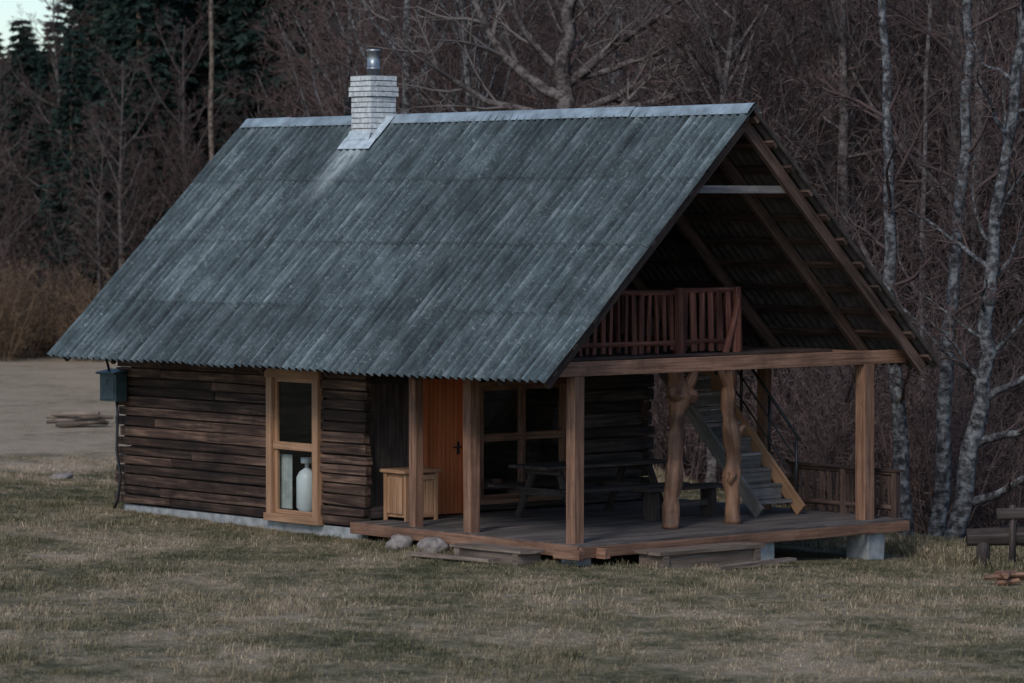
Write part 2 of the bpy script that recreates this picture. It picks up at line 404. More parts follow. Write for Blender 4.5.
# ------------------------------------------------------------------ CABIN
cabin=empty("log_cabin")
L,W,ZR,ZE=11.18,3.70,5.65,2.11
th=math.atan2(ZR-ZE,W); ct,st=math.cos(th),math.sin(th); S=(ZR-ZE)/st
p=2.70; q=4.93; XB=-10.75
pitch=.1553; amp=.032
def roofmat():
    m=NT("corrugated_cement_sheet",.75,.3); uv=m.uv(); ps_=m.pos()
    st1=m.noise(uv,1,5,.68,(.40,6.44,1)); st2=m.noise(uv,1,4,.7,(2.5,20,1)); pat=m.noise(ps_,1.2,6,.7); sp=m.noise(ps_,22,3,.65)
    a=m.math('ADD',m.math('MULTIPLY',st1,.40),m.math('ADD',m.math('MULTIPLY',st2,.30),m.math('MULTIPLY',pat,.30)))
    c=m.ramp(a,[(.39,(.018,.025,.028)),(.47,(.043,.060,.065)),(.54,(.078,.103,.110)),(.63,(.19,.222,.228))])
    c=m.mix(m.math('MULTIPLY',m.ramp(sp,[(.56,0),(.68,1)]),m.ramp(pat,[(.38,.2),(.60,.8)])),c,(.19,.225,.225))
    moss=m.noise(ps_,2.6,6,.75); c=m.mix(m.ramp(moss,[(.5,0),(.68,.55)]),c,(.022,.027,.025))
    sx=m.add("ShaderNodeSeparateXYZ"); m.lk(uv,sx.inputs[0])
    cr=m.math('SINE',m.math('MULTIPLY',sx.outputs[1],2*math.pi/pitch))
    k=m.math('MULTIPLY_ADD',cr,.30,.93)  # ripple shading painted into the colour: crests lighter, valleys darker
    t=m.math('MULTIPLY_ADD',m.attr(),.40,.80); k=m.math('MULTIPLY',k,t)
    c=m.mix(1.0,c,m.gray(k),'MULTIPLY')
    rowf=m.math('FRACT',m.math('DIVIDE',m.math('ADD',sx.outputs[0],m.math('MULTIPLY_ADD',st2,.08,-.12)),S/4)); 
    c=m.mix(m.math('MULTIPLY',m.ramp(rowf,[(0,1),(.05,.0)]),.35),c,(.018,.022,.022))
    dx=m.math('ABSOLUTE',m.math('ADD',sx.outputs[1],7.86)); w=m.math('SUBTRACT',.55,m.math('MULTIPLY',sx.outputs[0],.17))
    mk=m.math('MULTIPLY',m.ramp(m.math('SUBTRACT',w,dx),[(.0,0),(.3,1)]),m.rng(m.math('ADD',sx.outputs[0],m.math('MULTIPLY',st2,1.4)),2.7,1.3))
    mk=m.math('MULTIPLY',mk,m.ramp(st2,[(.38,.25),(.55,1)]))
    c=m.mix(mk,c,(.44,.50,.51)); m.col(c); m.bump(sp,.3,.008); return m.m
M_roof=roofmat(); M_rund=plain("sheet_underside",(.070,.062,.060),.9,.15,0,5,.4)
def roof(sgn,name):
    mb=MB(); rows=4; rl=S/rows; nW=7
    tot=int(round(L/pitch)); k0=0
    nr=Vector((0,sgn*st,ct))
    while k0<tot:
        kw=min(nW,tot-k0)
        for r in range(rows):
            ta=r*rl-.02; tb=(r+1)*rl+.09; tb=tb if r<rows-1 else S+U(-.02,.02)
            tb+=U(-.03,.03) if r<rows-1 else 0; h0=U(0,.003); h1=.009+U(0,.005); tint=R()
            base=len(mb.V); nc=kw*8; NR=3
            for i in range(NR+1):
                f=i/NR; t=ta+(tb-ta)*f
                for j in range(nc+1):
                    x=-(k0*pitch)-j*pitch/8
                    h=h0+(h1-h0)*f+amp*math.sin(2*math.pi*x/pitch)+.016*noise.noise(Vector((x*.5,t*.7,sgn)))
                    mb.V.append(Vector((x,sgn*t*ct,ZR-t*st))+nr*h)
            for i in range(NR):
                for j in range(nc):
                    a=base+i*(nc+1)+j; f=[a,a+1,a+nc+2,a+nc+1]
                    if sgn>0: f=f[::-1]
                    uvs=[]
                    for v in f:
                        l=v-base; ii=l//(nc+1); jj=l%(nc+1)
                        uvs.append((ta+(tb-ta)*ii/NR,-(k0*pitch)-jj*pitch/8))
                    mb.face(f,uvs,tint,0)
        k0+=kw
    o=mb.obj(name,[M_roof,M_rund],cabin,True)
    s=o.modifiers.new("Solidify",'SOLIDIFY'); s.thickness=.007; s.offset=-1; s.material_offset=1
    e=o.modifiers.new("EdgeSplit",'EDGE_SPLIT'); e.split_angle=math.radians(65)
    return o
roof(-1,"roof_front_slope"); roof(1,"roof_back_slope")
mb=MB(); xs=-L+.08
M_cap=plain("ridge_metal",(.24,.295,.325),.6,.4,.1,5,.35)
while xs<-.02:
    x2=min(xs+1.1,0.0); dz=U(0,.010); tt=R()
    if not (xs>-8.05 and x2<-7.4):
        pr=[(-.135,-.13+.03),(-.13,-.125+.042),(-.05,-.05+.05),(-.03,.02),(0,.04),(.03,.02),(.05,.0),(.13,-.083),(.135,-.1)]
        for a,b in zip(pr[:-1],pr[1:]):
            mb.quad([(xs-.03,a[0],ZR+a[1]+dz),(x2,a[0],ZR+a[1]+dz+.004),(x2,b[0],ZR+b[1]+dz+.004),(xs-.03,b[0],ZR+b[1]+dz)],[(0,0),(1,0),(1,.1),(0,.1)],tt)
    xs=x2
mb.obj("ridge_cap",[M_cap],cabin)
mb=MB()
def rafter(x,sgn,w=.07,h=.15,t1=None,tint=None):
    t1=S-.12 if t1 is None else t1
    off=.155
    a=Vector((x,sgn*.03,ZR-.03))-Vector((0,sgn*st,ct))*off; b=Vector((x,sgn*t1*ct,ZR-t1*st))-Vector((0,sgn*st,ct))*off
    mb.beam(a,b,w,h,0,(0,sgn*st,ct),tint,.003)
for x in (-.22,-1.12,-2.85,-4.75,-6.2,-7.4,-8.6,-9.8,-11.0):
    for sg in (-1,1): rafter(x,sg,tint=(.85 if x>-3 and sg>0 else .35))
for sg in (-1,1):
    t=.18
    while t<S-.05:
        c=Vector((0,sg*t*ct,ZR-t*st))-Vector((0,sg*st,ct))*.058
        mb.beam(c+Vector((-L+.05,0,0)),c+Vector((-.05,0,0)),.1,.045,0,(0,sg*st,ct),None,.004); t+=.47
mb.obj("rafters_and_battens",[M_under],cabin)
mb=MB()
mb.beam((-.29,-1.0,4.56),(-.29,1.0,4.56),.05,.1,0,tint=.8); mb.beam((-2.91,-1.0,4.56),(-2.91,1.0,4.56),.05,.12,0)
mb.obj("collar_ties",[M_grey],cabin)
mb=MB()
mb.beam((-.54,-3.08,2.245),(-.54,3.45,2.245),.18,.19,0,tint=.95,wob=.006)
for y in (-p,p): mb.beam((XB-.15,y,2.25),(-.66,y,2.25),.16,.17,0,tint=.3)
mb.beam((-1.27,-2.6,2.235),(-1.27,2.6,2.235),.14,.15,0,tint=.2)
mb.beam((-2.6,-2.6,2.235),(-2.6,2.6,2.235),.12,.13,0,tint=.15)
mb.obj("tie_beams",[M_post],cabin,bevel=.008)
mb=MB()
for (x,y,w,zb) in ((-.54,-p,.17,-.05),(-2.6,-p,.16,-.05),(-3.75,-p,.14,-.05),(-.54,p,.19,-.05),(-2.62,p+.12,.15,-.05)):
    mb.box((x,y,(2.15+zb)/2),(w,w,2.15-zb),None,0,.5,.007)
mb.obj("porch_posts",[M_post],cabin,bevel=.01)
def plankrows(mb,axis,const,a0,a1,z0,z1,holes,outw,pitchz=.162,th=.1,rag=.0,mat=0,gap=.02):
    z=z0; i=0
    while z<z1-.02:
        h=min(pitchz*U(.8,1.2),z1-z); zc=z+h/2
        segs=[(a0-(U(0,rag)),a1+U(0,rag))]
        for (h0,h1,hz0,hz1) in holes:
            if hz0<zc<hz1:
                new=[]
                for s0,s1 in segs:
                    if h0>s0 and h0<s1: new.append((s0,h0)); 
                    if h1<s1 and h1>s0: new.append((h1,s1))
                segs=new
        wet=.45+.55*cl((zc-.1)/1.1)   # the lowest boards have rotted darker
        for s0,s1 in segs:
            cuts=[s0,s1]
            if s1-s0>3 and R()<.6: cuts=[s0,U(s0+1,s1-1),s1]
            for c0,c1 in zip(cuts[:-1],cuts[1:]):
                o=U(-.022,.022)
                if axis=='x': mb.box(((c0+c1)/2,const+outw*(-th/2+o),zc),(c1-c0-.004,th,h-gap),None,mat,R()*wet,.009)
                else: mb.box((const+outw*(-th/2+o),(c0+c1)/2,zc),(th,c1-c0-.004,h-gap),None,mat,R(),.009)
        z+=h; i+=1
mb=MB()
win=(-7.02,-5.87,-.3,2.03)
plankrows(mb,'x',-p,XB,-q+.02,-.10,2.16,[win],-1,.155,.11,.10,0,.022)
mb.obj("long_wall_planks",[M_wall],cabin,bevel=.03)
mb=MB()
plankrows(mb,'x',p,XB,-q+.02,-.10,2.16,[],1)
plankrows(mb,'y',XB,-p+.11,p-.11,-.1,2.16,[],-1)
mb.obj("rear_wall_planks",[M_wall],cabin)
mb=MB()
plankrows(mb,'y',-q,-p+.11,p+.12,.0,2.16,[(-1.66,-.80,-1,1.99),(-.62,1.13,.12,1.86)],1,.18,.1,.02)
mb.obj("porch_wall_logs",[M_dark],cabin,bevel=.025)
mb=MB()
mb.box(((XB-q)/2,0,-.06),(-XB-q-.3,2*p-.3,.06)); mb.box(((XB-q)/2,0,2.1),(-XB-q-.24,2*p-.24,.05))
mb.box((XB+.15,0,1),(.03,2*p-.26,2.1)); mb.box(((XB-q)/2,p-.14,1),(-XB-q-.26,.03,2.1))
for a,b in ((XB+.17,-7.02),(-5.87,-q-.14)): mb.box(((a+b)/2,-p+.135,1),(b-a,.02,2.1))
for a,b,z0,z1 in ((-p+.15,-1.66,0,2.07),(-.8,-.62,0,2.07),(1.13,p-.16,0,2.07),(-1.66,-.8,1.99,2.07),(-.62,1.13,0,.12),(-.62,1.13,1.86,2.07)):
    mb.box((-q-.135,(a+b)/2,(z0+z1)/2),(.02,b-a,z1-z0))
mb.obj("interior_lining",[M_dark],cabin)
mb=MB()
mb.box(((XB-q)/2,-p+.1,-.30),(-XB-q-.1,.12,.36),None,0,.5,.004); mb.box(((XB-q)/2,p-.1,-.42),(-XB-q-.1,.12,.6)); mb.box((XB+.1,0,-.4),(.12,2*p-.3,.56))
mb.box((-.52,p+.0,-.37),(.42,.34,.46),None,0,.5,.01); mb.box((-.5,-p-.02,-.255),(.3,.26,.13)); mb.box((-.5,.6,-.33),(.3,.3,.28)); mb.box((-2.6,-p+.1,-.24),(.25,.25,.16))
mb.obj("foundation",[M_conc],cabin,bevel=.015)
mb=MB()
for X,dirn in ((-q,1),(XB,-1)):
    y=-2.95
    while y<2.95:
        w=.135; yc=y+w/2; zt=ZR-abs(yc)*(ZR-ZE)/W-.24
        if zt>2.4: mb.box((X,yc,(2.34+zt)/2),(.03,w-.008,zt-2.34),None,0,R(),.003)
        y+=w
mb.obj("gable_boards",[M_under],cabin)
mb=MB(); x=-4.85
while x<-1.2:
    w=.14
    y1=1.72 if -4.3<x<-2.35 else 2.6
    mb.box((x+w/2,(-2.6+y1)/2,2.335),(w-.006,y1+2.6,.035),None,0,R(),.002); x+=w
mb.obj("loft_floor",[M_under],cabin)
mb=MB(); X=-1.22
def rail(a,b,n,z0,z1,mb,thick=.035,mat=0,w=.07):
    a=Vector(a);b=Vector(b)
    for z in (z0+.12,z1): mb.tube([a+Vector((0,0,z)),a.lerp(b,.5)+Vector((0,0,z+U(-.01,.02))),b+Vector((0,0,z))],[.042,.036,.04],7,mat,rough=.2)
    for i in range(n):
        t=(i+.5)/n; c=a.lerp(b,t); lean=U(-.05,.05)
        d=(b-a).normalized()
        mb.box(c+Vector((0.0,0,(z0+z1)/2)),(thick,w*U(.65,1.15),z1-z0-.02+U(-.02,.05)),(Vector((d.y,-d.x,0)),d,(Vector((0,0,1))+d*lean).normalized()),mat,R(),.008)
rail((X,-2.35,0),(X,-.28,0),15,2.38,3.17,mb); rail((X,-.2,0),(X,.8,0),6,2.38,3.2,mb,w=.1)
rail((X,.87,0),(-q+.05,.87,0),20,2.38,3.15,mb)
for y,r in ((-.24,.085),(.85,.07)): mb.tube([(X+.03,y,2.32),(X+.03,y+.01,2.8),(X+.03,y-.01,3.24)],[r,r*.9,r*.95],8,0,rough=.3)
mb.tube([(X+.05,.62,2.34),(X+.05,.78,2.8),(X+.05,.86,3.15)],[.05,.045,.04],7,0)
mb.obj("balcony_railing",[M_red],cabin,bevel=.006)
def knotty(name,pts,rads,stubs,seed):
    random.seed(seed); mb=MB(); P=[Vector(v) for v in pts]; Q=[];RR=[]
    for i in range(len(P)-1):
        for k in range(5):
            t=k/5; p0=P[max(i-1,0)];p1=P[i];p2=P[i+1];p3=P[min(i+2,len(P)-1)]
            Q.append(.5*((2*p1)+(p2-p0)*t+(2*p0-5*p1+4*p2-p3)*t*t+(3*p1-p0-3*p2+p3)*t**3)); tt=t*t*(3-2*t); RR.append((rads[i]*(1-tt)+rads[i+1]*tt)*U(.94,1.06))
    Q.append(P[-1]);RR.append(rads[-1]); mb.tube(Q,RR,16,0,.5,rough=.45)
    for a,b,r0,r1 in stubs:
        a=Vector(a);b=Vector(b); mb.tube([a,a.lerp(b,.35),a.lerp(b,.75),b],[r0,r0*1.1,(r0+r1)/2,r1],10,0,.5,rough=.7)
    return mb.obj(name,[M_knot],cabin,True)
kx=-1.3
knotty("knotty_log_post",[(kx,-.30,0),(kx,-.27,.3),(kx,-.24,.7),(kx+.01,-.22,1.0),(kx,-.19,1.3),(kx,-.16,1.56),(kx,-.10,1.78),(kx,-.18,2.0),(kx,-.21,2.17)],[.13,.105,.11,.10,.11,.11,.17,.10,.09],
  [((kx,-.12,1.66),(kx+.05,.13,2.16),.075,.065),((kx,-.16,1.78),(kx+.1,-.38,1.86),.11,.06),((kx,-.08,1.82),(kx+.05,.14,1.76),.13,.08)],5)
knotty("knotty_log_post",[(kx,.90,0),(kx,.90,.35),(kx,.88,.62),(kx,.89,.9),(kx,.86,1.2),(kx,.82,1.5),(kx,.80,1.8),(kx,.76,2.17)],[.12,.10,.12,.105,.12,.10,.11,.085],
  [((kx,.86,1.12),(kx+.1,1.02,1.34),.07,.035),((kx,.86,.62),(kx+.13,.76,.70),.08,.04),((kx,.82,1.78),(kx+.04,.60,2.15),.06,.05)],6)
random.seed(5)
mb=MB(); x=-4.9
while x<-.32:
    w=.135; mb.box((x+w/2,.2,-.018),(w-.008,6.1,.036),None,0,R(),.003); x+=w
mb.obj("deck_boards",[M_deck],cabin)
mb=MB()
mb.box((-2.62,-2.87,-.085),(4.66,.05,.15),None,0,.6,.006); mb.box((-.27,.22,-.10),(.05,6.16,.14),None,0,.3,.006); mb.box((-2.6,3.27,-.1),(4.6,.05,.14))
for x in (-.75,-1.8,-2.9,-4.0): mb.box((x,.2,-.1),(.08,6.0,.12))
for y in (-3.0,-2.55): mb.box((-.33,y,-.11),(.5,.1,.12),None,0,1,.01)
mb.obj("deck_frame",[M_post],cabin,bevel=.006)
mb=MB()
def step(x0,x1,y0,y1,zt,zb,alongx):
    if alongx:
        for i in range(2):
            w=(y1-y0)/2; mb.box(((x0+x1)/2,y0+w*(i+.5),zt-.02),(x1-x0,w-.01,.04),None,0,U(.5,1),.007)
        for x in (x0+.12,x1-.12): mb.box((x,(y0+y1)/2,(zt-.04+zb)/2),(.1,y1-y0-.04,zt-.04-zb),None,0,R())
        mb.box(((x0+x1)/2,y0+.06,(zt-.04+zb)/2),(x1-x0-.36,.03,zt-.05-zb),None,0,R())
    else:
        for i in range(2):
            w=(x1-x0)/2; mb.box((x0+w*(i+.5),(y0+y1)/2,zt-.02),(w-.01,y1-y0,.04),None,0,U(.5,1),.007)
        for y in (y0+.12,y1-.12): mb.box(((x0+x1)/2,y,(zt-.04+zb)/2),(x1-x0-.04,.1,zt-.04-zb),None,0,R())
        mb.box((x1-.07,(y0+y1)/2,(zt-.04+zb)/2),(.03,y1-y0-.36,zt-.05-zb),None,0,R())
step(-2.2,-.8,-3.42,-2.98,-.08,-.3,True); step(-.18,.32,-2.0,-.1,-.11,-.42,False)
mb.obj("porch_steps",[M_step],cabin)
mb=MB()
mb.box((-1.9,-3.66,-.215),(1.5,.14,.04),(Vector((.99,.1,0)),Vector((-.1,.99,0)),Vector((0,0,1))),0,.7,.004)
mb.box((.62,-.6,-.31),(.14,1.6,.04),(Vector((.99,.12,0)),Vector((-.12,.99,0)),Vector((0,0,1))),0,.6,.004)
mb.obj("loose_planks",[M_step],None)
def window(mb,mg,axis,const,outw,a0,a1,z0,z1,rails,mull,fw=.11,proj=.05):
    def B(a,b,za,zb,dd,t,tint=.5,m=mb,mat=0):
        c=const+outw*dd
        if m is mg:
            if axis=='x': m.quad([(a,c,za),(b,c,za),(b,c,zb),(a,c,zb)])
            else: m.quad([(c,a,za),(c,b,za),(c,b,zb),(c,a,zb)])
        elif axis=='x': m.box(((a+b)/2,c,(za+zb)/2),(b-a,t,zb-za),None,mat,tint+U(-.1,.1),.0015)
        else: m.box((c,(a+b)/2,(za+zb)/2),(t,b-a,zb-za),None,mat,tint+U(-.1,.1),.0015)
    B(a0,a0+fw,z0,z1,0,proj*2); B(a1-fw,a1,z0,z1,0,proj*2)
    B(a0-.02,a1+.02,z1-fw*.9,z1+.012,.008,proj*2); B(a0-.03,a1+.03,z0-.03,z0+fw*.6,.014,proj*2+.02)
    s=.055; i0,i1=a0+fw,a1-fw; j0,j1=z0+fw*.6,z1-fw*.9
    for rz in rails: B(i0,i1,rz-.05,rz+.05,-.01,.07)
    cols=[i0]+list(mull)+[i1]
    for mu in mull: B(mu-.035,mu+.035,j0,j1,-.004,.07)
    rs=[j0]+list(rails)+[j1]
    for ca,cb in zip(cols[:-1],cols[1:]):
        for ra,rb in zip(rs[:-1],rs[1:]):
            aa,bb=ca+.002,cb-.002; za,zb=ra+.002,rb-.002
            B(aa,aa+s,za,zb,-.03,.045,.7);B(bb-s,bb,za,zb,-.03,.045,.7);B(aa+s,bb-s,za,za+s,-.03,.045,.7);B(aa+s,bb-s,zb-s,zb,-.03,.045,.7)
            B(aa+s-.005,bb-s+.005,za+s-.005,zb-s+.005,-.03,.006,.5,mg)
mb=MB(); mg=MB()
window(mb,mg,'x',-p,-1,-7.04,-5.85,-.09,2.03,[.95],[],.13,.055)
mb.obj("tall_window_frame",[M_honey],cabin,bevel=.004); mg.obj("tall_window_glass",[M_glass],cabin)
mb=MB(); mg=MB()
window(mb,mg,'y',-q,1,-.60,1.11,.14,1.84,[1.05],[.25],.07,.05)
mb.obj("porch_window_frame",[M_post],cabin,bevel=.004); mg.obj("porch_window_glass",[M_glass],cabin)
mb=MB(); gx=-6.52; gy=-2.42
mb.tube([(gx,gy,.0),(gx,gy,.04),(gx,gy,.07),(gx,gy,.5),(gx,gy,.58),(gx,gy,.62),(gx,gy,.63)],[.12,.12,.15,.15,.11,.05,.04],20,0,cap=True)
mb.tube([(gx,gy,.62),(gx,gy,.70),(gx,gy,.701),(gx,gy,.78)],[.03,.03,.09,.09],14,0)
mb.obj("gas_canister",[M_white],cabin,True)
mb=MB(); n=26
for i in range(n):
    a=-6.99+i*.0125; b=a+.0125; ya=-2.58+.015*math.sin(i*1.3); yb=-2.58+.015*math.sin((i+1)*1.3)
    mb.quad([(a,ya,.05),(b,yb,.05),(b,yb,.82),(a,ya,.82)])
mb.obj("curtain",[plain("curtain_cloth",(.34,.36,.34),.9,.1)],cabin,True)
mb=MB(); dy0,dy1=-1.56,-.9; n=9; w=(dy1-dy0)/n
for i in range(n): mb.box((-q-.01,dy0+w*(i+.5),.965),(.04,w-.007,1.91),None,0,R(),.001)
mb.obj("orange_door",[M_door],cabin,bevel=.004)
mb=MB()
for y in (dy0-.045,dy1+.045): mb.box((-q+.01,y,.98),(.09,.085,1.96),None,0,.5)
mb.box((-q+.012,(dy0+dy1)/2,1.985),(.094,dy1-dy0+.2,.06),None,0,.5)
mb.obj("door_frame",[M_door],cabin)
mb=MB(); mb.tube([(-q+.01,dy1-.07,.95),(-q+.07,dy1-.07,.95)],[.012,.012],8); mb.tube([(-q+.07,dy1-.06,.95),(-q+.07,dy1-.2,.95)],[.011,.01],8); mb.box((-q+.015,dy1-.07,.93),(.01,.04,.18))
mb.obj("door_handle",[M_black],cabin)
# chimney
mb=MB(); cx0,cx1,cy0,cy1=-8.09,-7.62,-.36,.12; zc=5.1; i=0; ch=.078
mb.box(((cx0+cx1)/2,(cy0+cy1)/2,5.72),(cx1-cx0-.02,cy1-cy0-.02,1.1),None,1)
while zc<6.2:
    ex=.0 if zc<5.94 else (.028 if zc<6.1 else .01)
    a0,a1,b0,b1=cx0-ex,cx1+ex,cy0-ex,cy1+ex; h=ch-.013
    def bar(lo,hi,off):
        cuts=[lo]+[v for v in [lo+off+k*.25 for k in range(5)] if lo+.03<v<hi-.03]+[hi]
        return list(zip(cuts[:-1],cuts[1:]))
    off=.125 if i%2 else .25
    for y in (b0+.055,b1-.055):
        for s0,s1 in bar(a0,a1,off): mb.box(((s0+s1)/2,y,zc+h/2),(s1-s0-.011,.11,h),None,0,R(),.003)
    for x in (a0+.055,a1-.055):
        for s0,s1 in bar(b0+.112,b1-.112,.13 if i%2 else .25): mb.box((x,(s0+s1)/2,zc+h/2),(.11,s1-s0-.002,h),None,0,R(),.003)
    zc+=ch; i+=1
mb.box(((cx0+cx1)/2,(cy0+cy1)/2,6.25),(cx1-cx0-.0,cy1-cy0-.0,.035),None,1)
mb.obj("chimney_bricks",[M_brick,M_mortar],cabin,bevel=.005)
mb=MB(); c=((cx0+cx1)/2,(cy0+cy1)/2); 
mb.tube([(c[0],c[1],6.24),(c[0],c[1],6.36),(c[0],c[1],6.361),(c[0],c[1],6.39),(c[0],c[1],6.391),(c[0],c[1],6.62),(c[0],c[1],6.625),(c[0],c[1],6.66)],[.095,.095,.105,.105,.092,.092,.102,.102],20)
mb.obj("flue_pipe",[M_pipe],cabin,True)
mb=MB()
def sp_(x,t,h): return Vector((x,-t*ct,ZR-t*st))+Vector((0,-st,ct))*h
for (xa,xb,ta,tb) in ((cx0-.10,cx1+.18,.50,.72),(cx0-.10,cx0-.0,.02,.5),(cx1+.0,cx1+.18,.02,.5)):
    mb.quad([sp_(xa,tb,.045),sp_(xb,tb,.045),sp_(xb,ta,.055),sp_(xa,ta,.055)])
mb.quad([sp_(cx0-.03,.54,.06),sp_(cx1+.03,.54,.06),(cx1+.02,cy0-.012,5.45),(cx0-.02,cy0-.012,5.45)])
mb.obj("chimney_flashing",[plain("flashing_metal",(.42,.48,.51),.6,.4,.0)],cabin)
mb=MB(); mb.box((-10.66,-2.86,1.64),(.42,.2,.42)); mb.box((-10.66,-2.965,1.63),(.34,.02,.34)); mb.box((-10.66,-2.88,1.87),(.48,.28,.03),(Vector((1,0,0)),Vector((0,.98,.17)),Vector((0,-.17,.98))))
mb.box((-10.72,-2.98,1.72),(.14,.015,.1)); 
mb.obj("electric_meter_box",[M_ebox],cabin,bevel=.01)
mb=MB(); mb.tube([(-10.6,-2.84,1.45),(-10.58,-2.84,1.2),(-10.62,-2.83,.7),(-10.52,-2.83,.3),(-10.6,-2.83,-.05),(-10.7,-2.84,-.22)],[.022]*6,8)
mb.tube([(-10.78,-2.84,1.86),(-10.8,-2.9,2.1),(-10.9,-3.1,2.2)],[.02]*3,8)
mb.obj("electric_cable",[M_black],cabin,True)
mb=MB(); mb.tube([(-3.85,-2.66,.95),(-3.85,-2.66,2.1)],[.014]*2,8); mb.obj("white_conduit",[M_white],cabin,True)
mb=MB(); ms=MB(); x0,x1=-1.72,-3.98; n=11; ztop=2.32
for i in range(1,n):
    f=i/n; x=x0+(x1-x0)*f; z=ztop*f
    mb.box((x,2.19,z-.02),(.24,.76,.04),None,0,.9,.003); mb.box((x-.1,2.19,z+.085),(.02,.74,.15),None,0,.35)
mb.beam((x0+.06,1.78,.06),(x1,1.78,ztop+.02),.045,.2,0,tint=.2)
mb.obj("stair_treads",[M_grey],cabin)
ms.beam((x0+.06,2.6,.06),(x1,2.6,ztop+.02),.045,.2,0,tint=.9)
ms.obj("stair_stringer",[M_honey],cabin,bevel=.004)
mb=MB()
for f in (.03,.27,.52,.75):
    x=x0+(x1-x0)*f; z=ztop*f; mb.tube([(x,2.63,z),(x,2.63,z+1.02)],[.022]*2,8)
for h in (1.02,.68,.36): mb.tube([(x0,2.63,h+.03),(x0+(x1-x0)*.82,2.63,ztop*.82+h)],[.022 if h>1 else .013]*2,8)
mb.obj("stair_handrail",[M_black],cabin,True)
mb=MB(); rail((-2.35,3.2,0),(-.45,3.2,0),13,.02,.62,mb,.03,0,.07)
for x in (-2.38,-1.4,-.42): mb.box((x,3.2,.32),(.09,.09,.68))
mb.box((-1.4,3.2,.66),(2.1,.12,.035))
mb.obj("deck_railing",[M_under],cabin)

# ------------------------------------------------------------------ furniture
def picnic(name,cx,cy,l,mat):
    mb=MB()
    for i in range(5): mb.box((cx-.32+i*.16,cy,.745),(.15,l,.045),None,0,R(),.003)
    for s in (-1,1):
        for i in range(2): mb.box((cx+s*(.62+i*.15),cy,.45),(.14,l,.045),None,0,R(),.003)
    for yy in (cy-l/2+.3,cy+l/2-.3):
        mb.beam((cx-.74,yy,.39),(cx+.74,yy,.39),.05,.1,tint=.3)
        mb.beam((cx-.34,yy,.68),(cx+.34,yy,.68),.05,.09,tint=.3)
        for s in (-1,1): mb.beam((cx+s*.25,yy+.05,.70),(cx+s*.6,yy+.05,.005),.05,.1,tint=.25)
    return mb.obj(name,[mat],None,bevel=.005)
picnic("picnic_table",-3.35,0.1,2.3,M_dark)
mb=MB(); bx=-2.35
mb.box((bx,.9,.43),(.34,1.5,.05),None,0,.6,.004)
for y in (.35,1.45): mb.box((bx,y,.2),(.26,.07,.4),None,0,.3); 
mb.beam((bx,.35,.2),(bx,1.45,.2),.05,.08); mb.obj("porch_bench",[M_dark],None,bevel=.005)
mb=MB(); x0,x1,y0,y1,h=-4.86,-4.42,-2.35,-1.78,.66
mb.box(((x0+x1)/2,(y0+y1)/2,.35),(x1-x0-.03,y1-y0-.03,.6))
for i in range(5):
    w=(y1-y0-.12)/5; mb.box((x1+.0,y0+.06+w*(i+.5),.35),(.02,w-.006,.5),None,0,R())
for i in range(4):
    w=(x1-x0-.1)/4; mb.box((x0+.05+w*(i+.5),y0,.35),(w-.006,.02,.5),None,0,R())
for y in (y0+.025,y1-.025): mb.box((x1+.008,y,.33),(.036,.06,.66),None,0,.8)
for z in (.08,.6): mb.box((x1+.006,(y0+y1)/2,z),(.034,y1-y0-.12,.07),None,0,.8)
mb.box((x0+.03,y0-.006,.33),(.06,.034,.66),None,0,.8); 
mb.box(((x0+x1)/2,(y0+y1)/2,.685),(x1-x0+.1,y1-y0+.1,.045),None,0,.9)
mb.obj("wooden_cabinet",[M_honey],None,bevel=.004)

# ------------------------------------------------------------------ stones, logs, fire place
def stone(name,x,y,sx,sy,sz,seed):
    me=bpy.data.meshes.new(name); import bmesh
    bm=bmesh.new(); bmesh.ops.create_icosphere(bm,subdivisions=4,radius=1)
    for v in bm.verts:
        n=noise.noise(v.co*1.1+Vector((seed,0,0)))*.45+noise.noise(v.co*3+Vector((seed,5,0)))*.12
        v.co*=1+n; v.co=Vector((v.co.x*sx,v.co.y*sy,v.co.z*sz))
        if v.co.z>sz*.75: v.co.z=sz*.75+(v.co.z-sz*.75)*.3
    bm.to_mesh(me); bm.free(); me.materials.append(M_stone); me.polygons.foreach_set("use_smooth",[True]*len(me.polygons))
    o=bpy.data.objects.new(name,me); o.location=(x,y,gz(x,y)+sz*.45); LINK(o)
stone("boulder",-3.66,-3.08,.19,.16,.15,1); stone("boulder",-2.95,-3.08,.20,.17,.16,4)
x,y=vw(63.5,latof(62,63.5)); stone("boulder",x,y,.2,.2,.09,9)
random.seed(17)
x,y=vw(79,latof(80,79)); z=gz(x,y); mb=MB()
for i in range(16):
    a=U(-.5,.5)+.85; l=U(.6,1.25); dx,dy=math.cos(a)*l/2,math.sin(a)*l/2; ox,oy,oz=U(-.3,.3),U(-.3,.3),.05+.07*(i//5)+U(0,.04)
    mb.tube([(x+ox-dx,y+oy-dy,z+oz),(x+ox,y+oy,z+oz+.02),(x+ox+dx,y+oy+dy,z+oz+U(-.02,.08))],[U(.03,.06),.05,U(.03,.05)],9,0,rough=.2)
mb.obj("log_pile",[M_step],None)
mb=MB()
def A(D,u,z): return Vector(at(D,u,z))
g0=gz(*vw(48.5,latof(990,48.5)))
a=A(48.5,968,g0+.42);b=A(48.5,1075,g0+.42)
mb.tube([a,a.lerp(b,.5)+Vector((0,0,.02)),b],[.12,.13,.12],12,0,.3,rough=.15)
mb.tube([a+Vector((.35,.2,.32)),b+Vector((.35,.2,.36))],[.08,.09],10,0,.3,rough=.15)
for t in (.15,.85):
    c=a.lerp(b,t); mb.tube([c-Vector((0,0,.5)),c],[.09,.1],9,0,.4); mb.tube([c+Vector((.35,.2,-.5)),c+Vector((.35,.2,.45))],[.05,.045],8,0,.4)
